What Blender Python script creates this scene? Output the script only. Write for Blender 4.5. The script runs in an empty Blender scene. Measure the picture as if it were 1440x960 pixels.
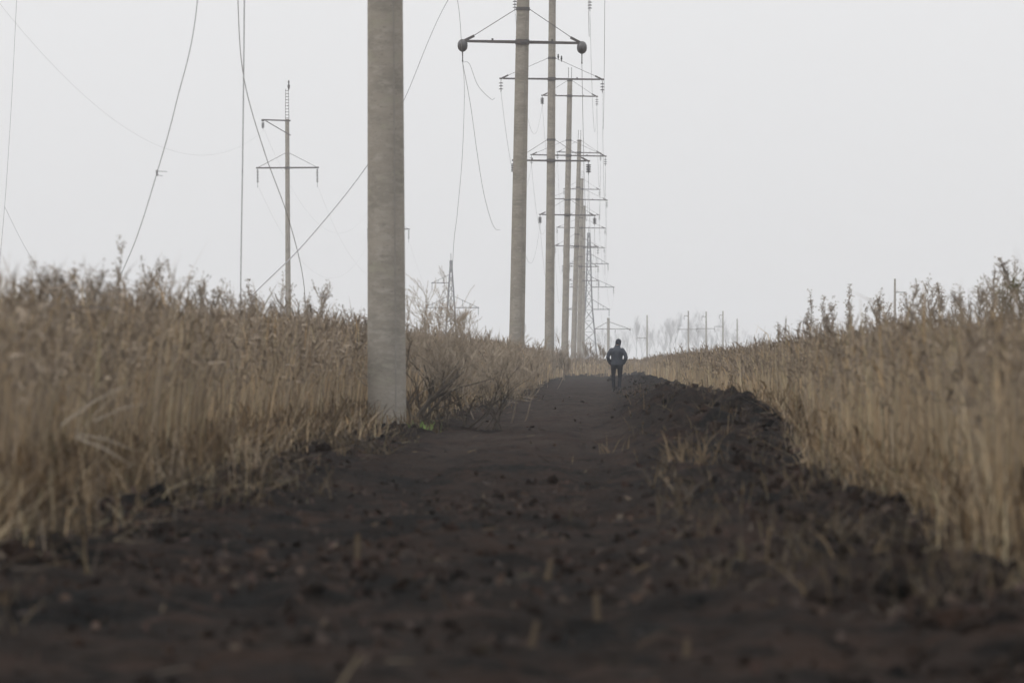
import bpy, bmesh, math, random
import numpy as np
from mathutils import Vector, Matrix, Euler

R = math.radians
SC = bpy.context.scene
COL = SC.collection
rng = np.random.default_rng(11)
random.seed(5)

# ------------------------------------------------------------------ camera
FPX = 8000.0            # focal length in photo pixels (200 mm on a 36 mm sensor)
VX, VY = 851.0, 508.0   # photo pixel of the +Y direction on the horizon
CAMZ = 1.0
cam = bpy.data.cameras.new('camera')
cam.sensor_width = 36.0
cam.lens = FPX / 1440 * 36
cam.clip_start = 0.1
cam.clip_end = 20000
cam.dof.use_dof = True
cam.dof.focus_distance = 215
cam.dof.aperture_fstop = 5.2
camo = bpy.data.objects.new('camera', cam)
COL.objects.link(camo)
camo.location = (0, 0, CAMZ)
camo.rotation_euler = (math.pi / 2 + math.atan(28 / FPX), 0, math.atan(131 / FPX))
SC.camera = camo

# ------------------------------------------------------------------ sky and sun
SUN_EL, SUN_AZ = R(38), R(232)          # behind the camera and to its left
world = bpy.data.worlds.new('World')
SC.world = world
world.use_nodes = True
nt = world.node_tree
nt.nodes.clear()
out = nt.nodes.new('ShaderNodeOutputWorld')
bg = nt.nodes.new('ShaderNodeBackground')
bg.inputs['Strength'].default_value = 0.1
sky = nt.nodes.new('ShaderNodeTexSky')
sky.sky_type = 'NISHITA'
sky.sun_disc = False
sky.sun_elevation = SUN_EL
sky.sun_rotation = SUN_AZ
sky.dust_density = 4.0
hsv = nt.nodes.new('ShaderNodeHueSaturation')
hsv.inputs['Saturation'].default_value = 0.15
nt.links.new(sky.outputs['Color'], hsv.inputs['Color'])
tc = nt.nodes.new('ShaderNodeTexCoord')
sep = nt.nodes.new('ShaderNodeSeparateXYZ')
nt.links.new(tc.outputs['Generated'], sep.inputs[0])
mx = nt.nodes.new('ShaderNodeMath'); mx.operation = 'MAXIMUM'; mx.inputs[1].default_value = 0
nt.links.new(sep.outputs['Z'], mx.inputs[0])
ov = nt.nodes.new('ShaderNodeMath'); ov.operation = 'MULTIPLY_ADD'      # overcast dome: brighter overhead
ov.inputs[1].default_value = 1.5; ov.inputs[2].default_value = 1.0
nt.links.new(mx.outputs[0], ov.inputs[0])
cm = nt.nodes.new('ShaderNodeVectorMath'); cm.operation = 'SCALE'
cm.inputs[0].default_value = (8.1, 8.09, 8.18)
nt.links.new(ov.outputs[0], cm.inputs['Scale'])
mix = nt.nodes.new('ShaderNodeMix'); mix.data_type = 'RGBA'
mix.inputs['Factor'].default_value = 0.9
nt.links.new(hsv.outputs['Color'], mix.inputs['A'])
nt.links.new(cm.outputs[0], mix.inputs['B'])
nt.links.new(mix.outputs['Result'], bg.inputs['Color'])
nt.links.new(bg.outputs[0], out.inputs['Surface'])

sun = bpy.data.lights.new('sun', 'SUN')
sun.energy = 0.6
sun.angle = R(25)
sun.color = (1.0, 0.96, 0.9)
suno = bpy.data.objects.new('sun', sun)
COL.objects.link(suno)
sd = Vector((math.sin(SUN_AZ) * math.cos(SUN_EL), math.cos(SUN_AZ) * math.cos(SUN_EL), math.sin(SUN_EL)))
suno.rotation_euler = sd.to_track_quat('Z', 'Y').to_euler()

SC.view_settings.view_transform = 'Standard'
SC.view_settings.look = 'None'
SC.view_settings.exposure = 0.0
SC.view_settings.gamma = 1.0
SC.view_settings.use_curve_mapping = False
SC.cycles.use_denoising = True
SC.cycles.max_bounces = 6
SC.cycles.diffuse_bounces = 4
SC.cycles.volume_bounces = 2

# ------------------------------------------------------------------ helpers
def at(px, py, D):
    """photo pixel at depth D (metres along +Y) -> world point"""
    s = FPX / D
    return Vector(((px - VX) / s, D, CAMZ + (VY - py) / s))

def tag(o, label=None, cat=None, group=None, kind=None):
    if label: o['label'] = label
    if cat: o['category'] = cat
    if group: o['group'] = group
    if kind: o['kind'] = kind
    return o

def empty(name, loc=(0, 0, 0), rot=(0, 0, 0)):
    o = bpy.data.objects.new(name, None)
    o.empty_display_size = 0.2
    COL.objects.link(o)
    o.location = loc
    o.rotation_euler = rot
    return o

def link(name, me, mat, parent=None):
    o = bpy.data.objects.new(name, me)
    COL.objects.link(o)
    if mat and not me.materials:
        me.materials.append(mat)
    if parent: o.parent = parent
    return o

def copy_tree(o, parent=None):
    c = o.copy()
    COL.objects.link(c)
    c.parent = parent
    for ch in list(o.children):
        copy_tree(ch, c)
    return c

def np_mesh(name, V, groups, colors=None, smooth=False):
    """V (n,3); groups: list of int arrays (m,k) of faces"""
    me = bpy.data.meshes.new(name)
    V = np.asarray(V, dtype=np.float32)
    me.vertices.add(len(V))
    me.vertices.foreach_set('co', V.ravel())
    loops = np.concatenate([g.ravel() for g in groups]).astype(np.int32)
    tot = np.concatenate([np.full(len(g), g.shape[1]) for g in groups]).astype(np.int32)
    start = np.concatenate([[0], np.cumsum(tot)[:-1]]).astype(np.int32)
    me.loops.add(len(loops))
    me.loops.foreach_set('vertex_index', loops)
    me.polygons.add(len(tot))
    me.polygons.foreach_set('loop_start', start)
    me.polygons.foreach_set('use_smooth', np.full(len(tot), smooth))
    me.update(calc_edges=True)
    if colors is not None:
        a = me.color_attributes.new('tone', 'FLOAT_COLOR', 'POINT')
        c = np.ones((len(V), 4), dtype=np.float32)
        c[:, :3] = colors
        a.data.foreach_set('color', c.ravel())
    return me

class MB:
    """collects shapes for ONE mesh object"""
    def __init__(self): self.v = []; self.f = []
    def box(self, c, s, rot=None):
        n = len(self.v); c = Vector(c)
        for dx, dy, dz in ((-1,-1,-1),(1,-1,-1),(1,1,-1),(-1,1,-1),(-1,-1,1),(1,-1,1),(1,1,1),(-1,1,1)):
            p = Vector((dx*s[0]/2, dy*s[1]/2, dz*s[2]/2))
            if rot: p = rot @ p
            self.v.append(c + p)
        for q in ((0,3,2,1),(4,5,6,7),(0,1,5,4),(1,2,6,5),(2,3,7,6),(3,0,4,7)):
            self.f.append(tuple(n+i for i in q))
        return self
    def tube(self, pts, radii, n=6, cap=True):
        pts = [Vector(p) for p in pts]
        if not hasattr(radii, '__len__'): radii = [radii]*len(pts)
        up = None; rings = []
        for i, p in enumerate(pts):
            d = (pts[min(i+1, len(pts)-1)] - pts[max(i-1, 0)])
            d = d.normalized() if d.length > 1e-9 else Vector((0,0,1))
            if up is None:
                up = d.orthogonal().normalized()
            up = (up - d*up.dot(d))
            up = up.normalized() if up.length > 1e-6 else d.orthogonal().normalized()
            w = d.cross(up)
            st = len(self.v)
            for k in range(n):
                a = 2*math.pi*k/n
                self.v.append(p + (up*math.cos(a) + w*math.sin(a))*radii[i])
            rings.append(st)
        for a, b in zip(rings, rings[1:]):
            for k in range(n):
                self.f.append((a+k, a+(k+1)%n, b+(k+1)%n, b+k))
        if cap:
            self.f.append(tuple(rings[0]+k for k in reversed(range(n))))
            self.f.append(tuple(rings[-1]+k for k in range(n)))
        return self
    def bar(self, a, b, w, h=None):
        """square section member from a to b"""
        h = h or w
        a = Vector(a); b = Vector(b); d = b-a
        q = d.to_track_quat('Z', 'Y').to_matrix()
        return self.box((a+b)/2, (w, h, d.length), q)
    def lathe(self, prof, n=16, o=(0,0,0), sx=1, sy=1):
        o = Vector(o); rings = []
        for r, z in prof:
            st = len(self.v)
            for k in range(n):
                a = 2*math.pi*k/n
                self.v.append(o + Vector((r*sx*math.cos(a), r*sy*math.sin(a), z)))
            rings.append(st)
        for a, b in zip(rings, rings[1:]):
            for k in range(n):
                self.f.append((a+k, a+(k+1)%n, b+(k+1)%n, b+k))
        self.f.append(tuple(rings[0]+k for k in reversed(range(n))))
        self.f.append(tuple(rings[-1]+k for k in range(n)))
        return self
    def ell(self, c, r, rot=None, n=12, m=8):
        c = Vector(c); st = len(self.v)
        for i in range(m+1):
            t = math.pi*i/m
            for k in range(n):
                a = 2*math.pi*k/n
                p = Vector((r[0]*max(math.sin(t), .02)*math.cos(a), r[1]*max(math.sin(t), .02)*math.sin(a), -r[2]*math.cos(t)))
                if rot: p = rot @ p
                self.v.append(c+p)
        for i in range(m):
            for k in range(n):
                self.f.append((st+i*n+k, st+i*n+(k+1)%n, st+(i+1)*n+(k+1)%n, st+(i+1)*n+k))
        self.f.append(tuple(st+k for k in reversed(range(n))))
        self.f.append(tuple(st+m*n+k for k in range(n)))
        return self
    def quad(self, a, b, c, d):
        n = len(self.v); self.v += [Vector(a), Vector(b), Vector(c), Vector(d)]
        self.f.append((n, n+1, n+2, n+3)); return self
    def tri(self, a, b, c):
        n = len(self.v); self.v += [Vector(a), Vector(b), Vector(c)]
        self.f.append((n, n+1, n+2)); return self
    def mesh(self, name, smooth=False):
        me = bpy.data.meshes.new(name)
        me.from_pydata([tuple(p) for p in self.v], [], self.f)
        me.update()
        if smooth:
            me.polygons.foreach_set('use_smooth', [True]*len(me.polygons))
            try: me.set_sharp_from_angle(angle=R(50))
            except Exception: pass
        return me
    def build(self, name, mat, parent=None, smooth=False):
        return link(name, self.mesh(name, smooth), mat, parent)

def hash2(ix, iy, seed):
    h = (ix.astype(np.int64)*374761393 + iy.astype(np.int64)*668265263 + seed*982451653) & 0x7fffffff
    h = ((h ^ (h >> 13))*1274126177) & 0x7fffffff
    return ((h ^ (h >> 16)) & 0xffff) / 65535.0

def vnoise(x, y, seed=0):
    x = np.asarray(x, float); y = np.asarray(y, float)
    ix = np.floor(x); iy = np.floor(y)
    fx = x-ix; fy = y-iy
    fx = fx*fx*(3-2*fx); fy = fy*fy*(3-2*fy)
    a = hash2(ix, iy, seed); b = hash2(ix+1, iy, seed)
    c = hash2(ix, iy+1, seed); d = hash2(ix+1, iy+1, seed)
    return (a*(1-fx)+b*fx)*(1-fy) + (c*(1-fx)+d*fx)*fy

def fbm(x, y, seed=0, oct=4):
    s = 0; amp = .5; f = 1
    for i in range(oct):
        s = s + amp*(vnoise(np.asarray(x)*f, np.asarray(y)*f, seed+i*17)*2-1)
        amp *= .5; f *= 2.03
    return s

def sm(a, b, x):
    t = np.clip((np.asarray(x, float)-a)/(b-a), 0, 1)
    return t*t*(3-2*t)

# ------------------------------------------------------------------ materials
def mat(name, base, rough=0.9, noise=None, bump=None, spec=0.3, attr=None, metal=0.0, stretch=(1, 1, 1)):
    """noise: list of (scale, colour, low, high) layers mixed over base; bump: (scale, strength, distance)"""
    m = bpy.data.materials.new(name)
    m.use_nodes = True
    t = m.node_tree
    b = t.nodes['Principled BSDF']
    b.inputs['Roughness'].default_value = rough
    b.inputs['Specular IOR Level'].default_value = spec
    b.inputs['Metallic'].default_value = metal
    tcn = t.nodes.new('ShaderNodeTexCoord')
    mp = t.nodes.new('ShaderNodeMapping')
    mp.inputs['Scale'].default_value = stretch
    t.links.new(tcn.outputs['Object'], mp.inputs[0])
    if attr:
        a = t.nodes.new('ShaderNodeAttribute'); a.attribute_name = attr
        cur = a.outputs['Color']
    else:
        rgb = t.nodes.new('ShaderNodeRGB'); rgb.outputs[0].default_value = (*base, 1)
        cur = rgb.outputs[0]
    for (sc, colr, lo, hi) in (noise or []):
        n = t.nodes.new('ShaderNodeTexNoise')
        n.inputs['Scale'].default_value = sc
        n.inputs['Detail'].default_value = 5
        n.inputs['Roughness'].default_value = .6
        t.links.new(mp.outputs[0], n.inputs['Vector'])
        mr = t.nodes.new('ShaderNodeMapRange')
        mr.inputs['From Min'].default_value = lo
        mr.inputs['From Max'].default_value = hi
        t.links.new(n.outputs['Fac'], mr.inputs['Value'])
        mi = t.nodes.new('ShaderNodeMix'); mi.data_type = 'RGBA'
        t.links.new(mr.outputs[0], mi.inputs['Factor'])
        t.links.new(cur, mi.inputs['A'])
        mi.inputs['B'].default_value = (*colr, 1)
        cur = mi.outputs['Result']
    t.links.new(cur, b.inputs['Base Color'])
    if bump:
        n = t.nodes.new('ShaderNodeTexNoise')
        n.inputs['Scale'].default_value = bump[0]
        n.inputs['Detail'].default_value = 6
        t.links.new(mp.outputs[0], n.inputs['Vector'])
        bp = t.nodes.new('ShaderNodeBump')
        bp.inputs['Strength'].default_value = bump[1]
        bp.inputs['Distance'].default_value = bump[2]
        t.links.new(n.outputs['Fac'], bp.inputs['Height'])
        t.links.new(bp.outputs[0], b.inputs['Normal'])
    return m

M = {}
M['field'] = mat('field_litter', (.13, .095, .06), 1, [(.6, (.09, .07, .05), .4, .7), (9, (.2, .15, .09), .45, .75)], (14, .6, .05), .1)
SOIL = [(.7, (.026, .0165, .0125), .47, .66), (2.2, (.036, .0225, .017), .52, .7), (4, (.0045, .0043, .0042), .5, .66), (9, (.042, .029, .0215), .58, .76)]
M['soil'] = mat('dark_soil', (.0135, .0115, .0102), 1, SOIL, (16, 1.0, .12), .04, attr='tone')
M['clod'] = mat('soil_clod', (.014, .0113, .0098), 1, SOIL, (30, .8, .04), .04)
M['stalk'] = mat('dry_stalk', (.2, .15, .1), .85, attr='tone', spec=.2)
M['straw'] = mat('straw', (.15, .11, .068), .9, [(12, (.09, .066, .042), .4, .7)], spec=.2)
M['stub'] = mat('old_straw', (.085, .064, .043), .95, [(14, (.05, .038, .027), .4, .7)], spec=.1)
M['pale_reed'] = mat('pale_reed', (.31, .265, .21), .8, [(10, (.2, .16, .12), .45, .75)], spec=.25)
M['concrete'] = mat('pole_concrete', (.275, .25, .216), .95,
                    [(.9, (.20, .185, .16), .4, .64), (5, (.33, .305, .27), .48, .75), (17, (.15, .137, .118), .56, .78), (2.5, (.25, .24, .19), .55, .75)],
                    (30, .35, .02), .2, stretch=(1, 1, 2.6))
M['seam'] = mat('seam_mortar', (.22, .205, .185), .95, [(9, (.27, .25, .225), .4, .7)], spec=.2)
M['steel'] = mat('weathered_steel', (.075, .07, .07), .7, [(8, (.11, .085, .07), .45, .75)], spec=.4)
M['galv'] = mat('galvanised_steel', (.09, .093, .105), .6, [(5, (.07, .07, .075), .45, .75)], spec=.4)
M['wire'] = mat('aluminium_cable', (.27, .27, .28), .6, [(40, (.2, .2, .2), .4, .7)], spec=.4)
M['insul'] = mat('insulator_glass', (.05, .047, .05), .35, [(20, (.08, .075, .075), .4, .7)], spec=.5)
M['bark'] = mat('bark', (.12, .098, .076), .95, [(9, (.2, .165, .13), .45, .7)], (30, .5, .02), .2)
M['twig'] = mat('twig', (.2, .165, .128), .95, [(6, (.27, .22, .165), .4, .7)], spec=.2)
M['shrub_bark'] = mat('shrub_bark', (.06, .049, .039), .95, [(12, (.105, .088, .07), .45, .7)], (30, .5, .02), .2)
M['shrub_twig'] = mat('shrub_twig', (.27, .225, .175), .95, [(6, (.38, .32, .25), .4, .7)], spec=.2)
M['weed'] = mat('dry_weed', (.21, .175, .135), .95, [(6, (.28, .235, .18), .4, .7)], spec=.2)
M['weed_seed'] = mat('weed_seed', (.25, .215, .18), 1, [(9, (.18, .155, .13), .4, .7)], spec=.1)
M['weed_olive'] = mat('olive_weed', (.12, .115, .06), 1, [(9, (.09, .08, .05), .4, .7)], spec=.1)
M['far_tree'] = mat('far_tree', (.09, .085, .08), 1, [(2, (.13, .12, .11), .4, .7)], spec=.1)
M['green'] = mat('green_grass', (.13, .24, .05), .8, [(8, (.2, .27, .07), .4, .7)], spec=.25)
M['jacket'] = mat('jacket_cloth', (.034, .039, .05), .85, [(14, (.045, .051, .063), .45, .7)], (60, .3, .01), .25)
M['trousers'] = mat('trouser_cloth', (.014, .014, .018), .9, [(14, (.022, .022, .027), .45, .7)], (60, .3, .01), .2)
M['cap'] = mat('cap_knit', (.014, .015, .022), .95, [(30, (.024, .025, .034), .45, .7)], (90, .4, .01), .2)
M['skin'] = mat('skin', (.42, .27, .2), .6, [(20, (.36, .22, .16), .45, .7)], spec=.3)
M['shoe'] = mat('shoe_leather', (.016, .014, .013), .6, [(20, (.03, .025, .02), .5, .8)], spec=.3)
M['feather'] = mat('bird_feather', (.04, .038, .04), .8, [(30, (.08, .075, .075), .5, .75)], spec=.2)

# ------------------------------------------------------------------ terrain
def edge_left(y):
    y = np.asarray(y, float)
    return -3.32 + .5*fbm(y/5.0, 0*y, 3, 3)*(1-.75*sm(40, 66, y)*(1-sm(95, 110, y))) + .55*sm(95, 180, y)

def edge_right(y):
    y = np.asarray(y, float)
    e = np.interp(y, [16, 21, 24, 27, 33, 45, 56, 62, 75, 110, 200, 420], [2.7, 2.5, 1.75, 1.75, 2.05, 2.0, 2.15, 2.3, 2.4, 2.45, 2.5, 2.5])
    return e + .28*fbm(y/4.0, 0*y+7.3, 5, 3)

def berm(x, y):
    y = np.asarray(y, float)
    a = (.24*sm(18, 26, y) + .76*sm(54, 74, y))*(1-.4*sm(95, 150, y))*(1-sm(230, 400, y))
    c = 1.4 + .45*sm(125, 165, y) + .2*fbm(y/9.0, 0*np.asarray(x), 21, 2)
    w = 1.0 + .25*fbm(y/6.0, 0*np.asarray(x)+3, 22, 2)
    p = np.exp(-(np.abs(x-c)/w)**3.2)
    lump = .72 + .7*fbm(x/.8, y/2.6, 23, 2) + .8*fbm(x/.36, y/1.0, 24, 4)
    return .44*a*p*np.maximum(lump, .05)

def packed(x, y):
    """1 on the smooth trodden path, 0 on churned soil"""
    x = np.asarray(x, float); y = np.asarray(y, float)
    wob = .35*fbm(y/12., 0*x, 33, 2)
    return sm(-2.7, -2.0, x+wob)*(1-sm(-.1, .55, x+wob))*sm(48, 70, y)*np.clip(.75+.7*fbm(x/.9, y/5., 34, 3), 0, 1)

def terrain(x, y):
    x = np.asarray(x, float); y = np.asarray(y, float)
    z = .04*fbm(x/1.3, y/3.2, 1, 3) + .085*fbm(x/.42, y/.62, 2, 4) + .05*(np.abs(fbm(x/.25, y/.4, 14, 2))-.2)*(1-.5*sm(60, 90, y))
    z = z*(1-.6*packed(x, y))
    lump = sm(.2, 1.2, x) + sm(-2.0, -3.0, x)
    z = z + .15*np.maximum(fbm(x/.33, y/.6, 4, 3), -.12)*np.clip(lump, 0, 1.2)
    z = z + berm(x, y)
    el = -3.0
    z = z + .13*(1-.8*sm(66, 76, y))*np.exp(-((x-el)/.35)**2)*(.6+.9*fbm(x/.5, y/1.6, 8, 3))
    z = z - .05*np.exp(-((x+.1)/.35)**2) - .05*np.exp(-((x+1.7)/.35)**2)         # wheel ruts
    z = z + .06*np.exp(-((y-72-.8*fbm(x/1.0, 0*x, 12, 2)*2)/1.1)**2)*(1-sm(.0, .6, x))*sm(-3, -2.2, x)
    z = z + (.08+.55*np.maximum(fbm(x/.8, y/14., 9, 3), -.1))*np.exp(-((y-378)/22)**2)*(1-sm(3, 5, np.abs(x)))
    fo = np.maximum(sm(-3.5, -5.8, x), sm(3.2, 5.4, x))
    fo = np.maximum(fo, sm(405, 430, y))
    z = z*(1-fo) + fo*(-.14)
    return z

g = MB()
G = 3400.0
me = bpy.data.meshes.new('ground')
k = 24
xs = np.linspace(-G, G, k+1); ys = np.linspace(-60, G, k+1)
XX, YY = np.meshgrid(xs, ys)
V = np.stack([XX.ravel(), YY.ravel(), np.full(XX.size, -.1)], 1)
ii = (np.arange(k)[:, None]*(k+1) + np.arange(k)[None]).ravel()
F = np.stack([ii, ii+1, ii+k+2, ii+k+1], 1)
o = link('ground', np_mesh('ground', V, [F]), M['field'])
tag(o, 'flat field ground covered with dry brown plant litter', 'ground', kind='structure')

nr, ncol = 1050, 300
ys = np.exp(np.linspace(math.log(9), math.log(430), nr))
xs = np.linspace(-6, 5.6, ncol)
XX, YY = np.meshgrid(xs, ys)
ZZ = terrain(XX, YY)
V = np.stack([XX.ravel(), YY.ravel(), ZZ.ravel()], 1)
ii = (np.arange(nr-1)[:, None]*ncol + np.arange(ncol-1)[None]).ravel()
F = np.stack([ii, ii+1, ii+ncol+1, ii+ncol], 1)
pk = packed(XX, YY).ravel()[:, None]
wet = np.clip(.5+1.1*fbm(XX/1.1, YY/2.6, 35, 4), 0, 1).ravel()[:, None]
tone = np.array([(.0052, .005, .0048)])*(1-wet) + np.array([(.0185, .0133, .0108)])*wet
tone = tone*(1-pk) + np.array([(.038, .029, .0245)])*pk
o = link('dirt_track', np_mesh('dirt_track', V, [F], tone, smooth=True), M['soil'])
tag(o, 'black churned earth track with a rough spoil bank along one side', 'track', kind='structure')

# ------------------------------------------------------------------ soil clods and straw (uncountable)
ico = bmesh.new(); bmesh.ops.create_icosphere(ico, subdivisions=1, radius=1)
IV = np.array([v.co[:] for v in ico.verts]); IF = np.array([[v.index for v in f.verts] for f in ico.faces]); ico.free()

def rand_rot(n):
    q = rng.normal(size=(n, 4)); q /= np.linalg.norm(q, axis=1)[:, None]
    w, x, y, z = q.T
    return np.stack([np.stack([1-2*(y*y+z*z), 2*(x*y-z*w), 2*(x*z+y*w)], 1),
                     np.stack([2*(x*y+z*w), 1-2*(x*x+z*z), 2*(y*z-x*w)], 1),
                     np.stack([2*(x*z-y*w), 2*(y*z+x*w), 1-2*(x*x+y*y)], 1)], 1)

def clods(name, x, y, size, label):
    n = len(x)
    z = terrain(x, y)
    sc = size[:, None]*rng.uniform(.55, 1.25, (n, 3))
    P = IV[None]*rng.uniform(.7, 1.25, (n, len(IV), 1))*sc[:, None, :]
    P = np.einsum('nij,nkj->nki', rand_rot(n), P)
    P += np.stack([x, y, z + size*.15], 1)[:, None, :]
    F = (IF[None] + (np.arange(n)*len(IV))[:, None, None]).reshape(-1, 3)
    o = link(name, np_mesh(name, P.reshape(-1, 3), [F]), M['clod'])
    return tag(o, label, 'soil', kind='stuff')

n = 7000
y = np.exp(rng.uniform(math.log(14), math.log(170), n))
x = rng.uniform(-3.6, 2.6, n)
dens = .25 + .9*sm(.6, 1.4, x) + .8*sm(-2.3, -3.0, x) + .35*fbm(x, y/2, 31, 2)
keep = rng.random(n) < dens*(1-.9*sm(-2.8, -2.4, x)*(1-sm(.3, .8, x))*sm(42, 55, y))
x, y = x[keep], y[keep]
size = np.exp(rng.normal(math.log(.02), .5, len(x)))
size = np.clip(size*(1+.8*((x > 1.0) | (x < -2.7))), .008, .10)
clods('soil_clods', x, y, size, 'crumbled black soil clods scattered over the track')
n = 900
y = rng.uniform(58, 330, n); x = 1.55 + .55*rng.normal(size=n)
clods('bank_clods', x, y, np.clip(np.exp(rng.normal(math.log(.05), .45, n)), .02, .15), 'large black lumps of earth heaped along the spoil bank')

# ------------------------------------------------------------------ reeds
PAL = np.array([(.41, .297, .172), (.315, .228, .138), (.20, .145, .094), (.48, .385, .25), (.27, .215, .162), (.345, .29, .18)])
TOP = np.array([(.34, .285, .215)])     # weathered grey upper stems, with pale lens flare put into the colour

def reed_np(x, y, h, w, lean, leanx, leaves, plume, pal_w, seed, z0=None):
    """returns verts, faces(4), faces(3), colours for dry reed stems with leaf blades and plumes"""
    r = np.random.default_rng(seed)
    n = len(x)
    z = terrain(x, y) - .03 if z0 is None else np.full(n, z0)
    far = (x < -5.9) | (x > 5.5) | (y > 425)
    z = np.where(far, -.12, z)
    ang = r.uniform(0, 2*np.pi, n)
    lv = np.stack([np.cos(ang), np.sin(ang)], 1)*(lean*np.abs(r.normal(size=n))*np.where(r.random(n) < .035, 3.0, 1.0))[:, None]
    lv[:, 0] += leanx
    phi = r.normal(0, .7, n)
    side = np.stack([np.cos(phi), np.sin(phi), 0*phi], 1)
    colr = PAL[r.choice(len(PAL), n, p=pal_w)]*r.uniform(.62, 1.18, (n, 1))*(.72+.5*vnoise(x*2.6, y*.9, 77))[:, None]
    T = np.array([0, .35, .7, 1.0]); WF = np.array([1, .85, .65, .25])
    base = np.stack([x, y, z], 1)
    ctr = base[:, None, :] + np.concatenate([lv[:, None, :]*(T**2)[None, :, None], (h[:, None]*T[None])[..., None]], 2)
    off = side[:, None, :]*(w[:, None]*WF[None]*.5)[..., None]
    Vs = np.stack([ctr-off, ctr+off], 2).reshape(-1, 3)               # n*4*2
    b = np.arange(n)*8
    Q = np.concatenate([np.stack([b+2*i, b+2*i+1, b+2*i+3, b+2*i+2], 1) for i in range(3)])
    tv = np.array([0, .25, .6, .9])[None, :, None]
    C = np.repeat((colr[:, None, :]*(1-tv) + (.45*colr[:, None, :]+.55*TOP[None]*r.uniform(.7, 1.15, (n, 1, 1)))*tv).reshape(-1, 3), 2, 0)
    VV = [Vs]; QQ = [Q]; TT = []; CC = [C]; cnt = len(Vs)
    def blades(t0, L, wid, elev, droop, tone):
        nonlocal cnt
        m = len(t0)
        p = base[idx] + np.concatenate([lv[idx]*(t0**2)[:, None], (h[idx]*t0)[:, None]], 1)
        a = r.uniform(0, 2*np.pi, m)
        d = np.stack([np.cos(a), np.sin(a)*.7, 0*a], 1)
        d[:, 0] += leanx*2.0
        up = np.array([0, 0, 1.0])
        pm = p + d*(L*.5*np.cos(elev))[:, None] + up*(L*.5*np.sin(elev))[:, None]
        pt = p + d*(L*np.cos(elev-droop))[:, None] + up*(L*np.sin(elev-droop))[:, None]
        s = np.stack([-np.sin(a)*.5+.5, np.cos(a)*.5, 0*a+.25], 1); s /= np.linalg.norm(s, axis=1)[:, None]
        o1 = s*(wid*.35)[:, None]; o2 = s*(wid*.5)[:, None]
        P = np.stack([p-o1, p+o1, pm-o2, pm+o2, pt], 1).reshape(-1, 3)
        b = np.arange(m)*5 + cnt
        QQ.append(np.stack([b, b+1, b+3, b+2], 1)); TT.append(np.stack([b+2, b+3, b+4], 1))
        VV.append(P); CC.append(np.repeat(tone, 5, 0)); cnt += len(P)
    if leaves > 0:
        idx = np.repeat(np.arange(n), leaves); m = len(idx)
        blades(r.uniform(.15, .92, m), r.uniform(.12, .38, m)*h[idx], w[idx]*r.uniform(.7, 1.5, m), r.uniform(1.05, 1.52, m), r.uniform(-.1, .4, m),
               colr[idx]*r.uniform(.8, 1.25, (m, 1)))
    if plume > 0:
        has = np.where(r.random(n) < .55)[0]
        idx = np.repeat(has, plume); m = len(idx)
        blades(r.uniform(.84, 1.0, m), r.uniform(.06, .15, m)*h[idx], w[idx]*r.uniform(1.0, 2.0, m), r.uniform(.6, 1.5, m), r.uniform(-.2, .7, m),
               np.array([(.235, .19, .145)])*r.uniform(.7, 1.3, (m, 1)))
    return np.concatenate(VV), np.concatenate(QQ), (np.concatenate(TT) if TT else np.zeros((0, 3), int)), np.concatenate(CC)

def merge(parts):
    V = []; Q = []; T = []; C = []; c = 0
    for v, q, t, col in parts:
        V.append(v); Q.append(q+c); T.append(t+c); C.append(col); c += len(v)
    return np.concatenate(V), [np.concatenate(Q), np.concatenate(T)], np.concatenate(C)

def scatter(y0, y1, dens, depth, edge, sgn, logd=True, inner=0.0):
    """points inside the reed bed: density per square metre, depth metres in from the edge"""
    area = (y1-y0)*(depth-inner)
    n = int(area*dens)
    y = rng.uniform(y0, y1, n)
    d = inner + (depth-inner)*rng.random(n)
    x = edge(y) + sgn*d
    return x, y, d

def in_view(x, y, m=1.0):
    px = VX + x*FPX/y
    return (px > -60-m*FPX/y) & (px < 1500+m*FPX/y)

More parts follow.
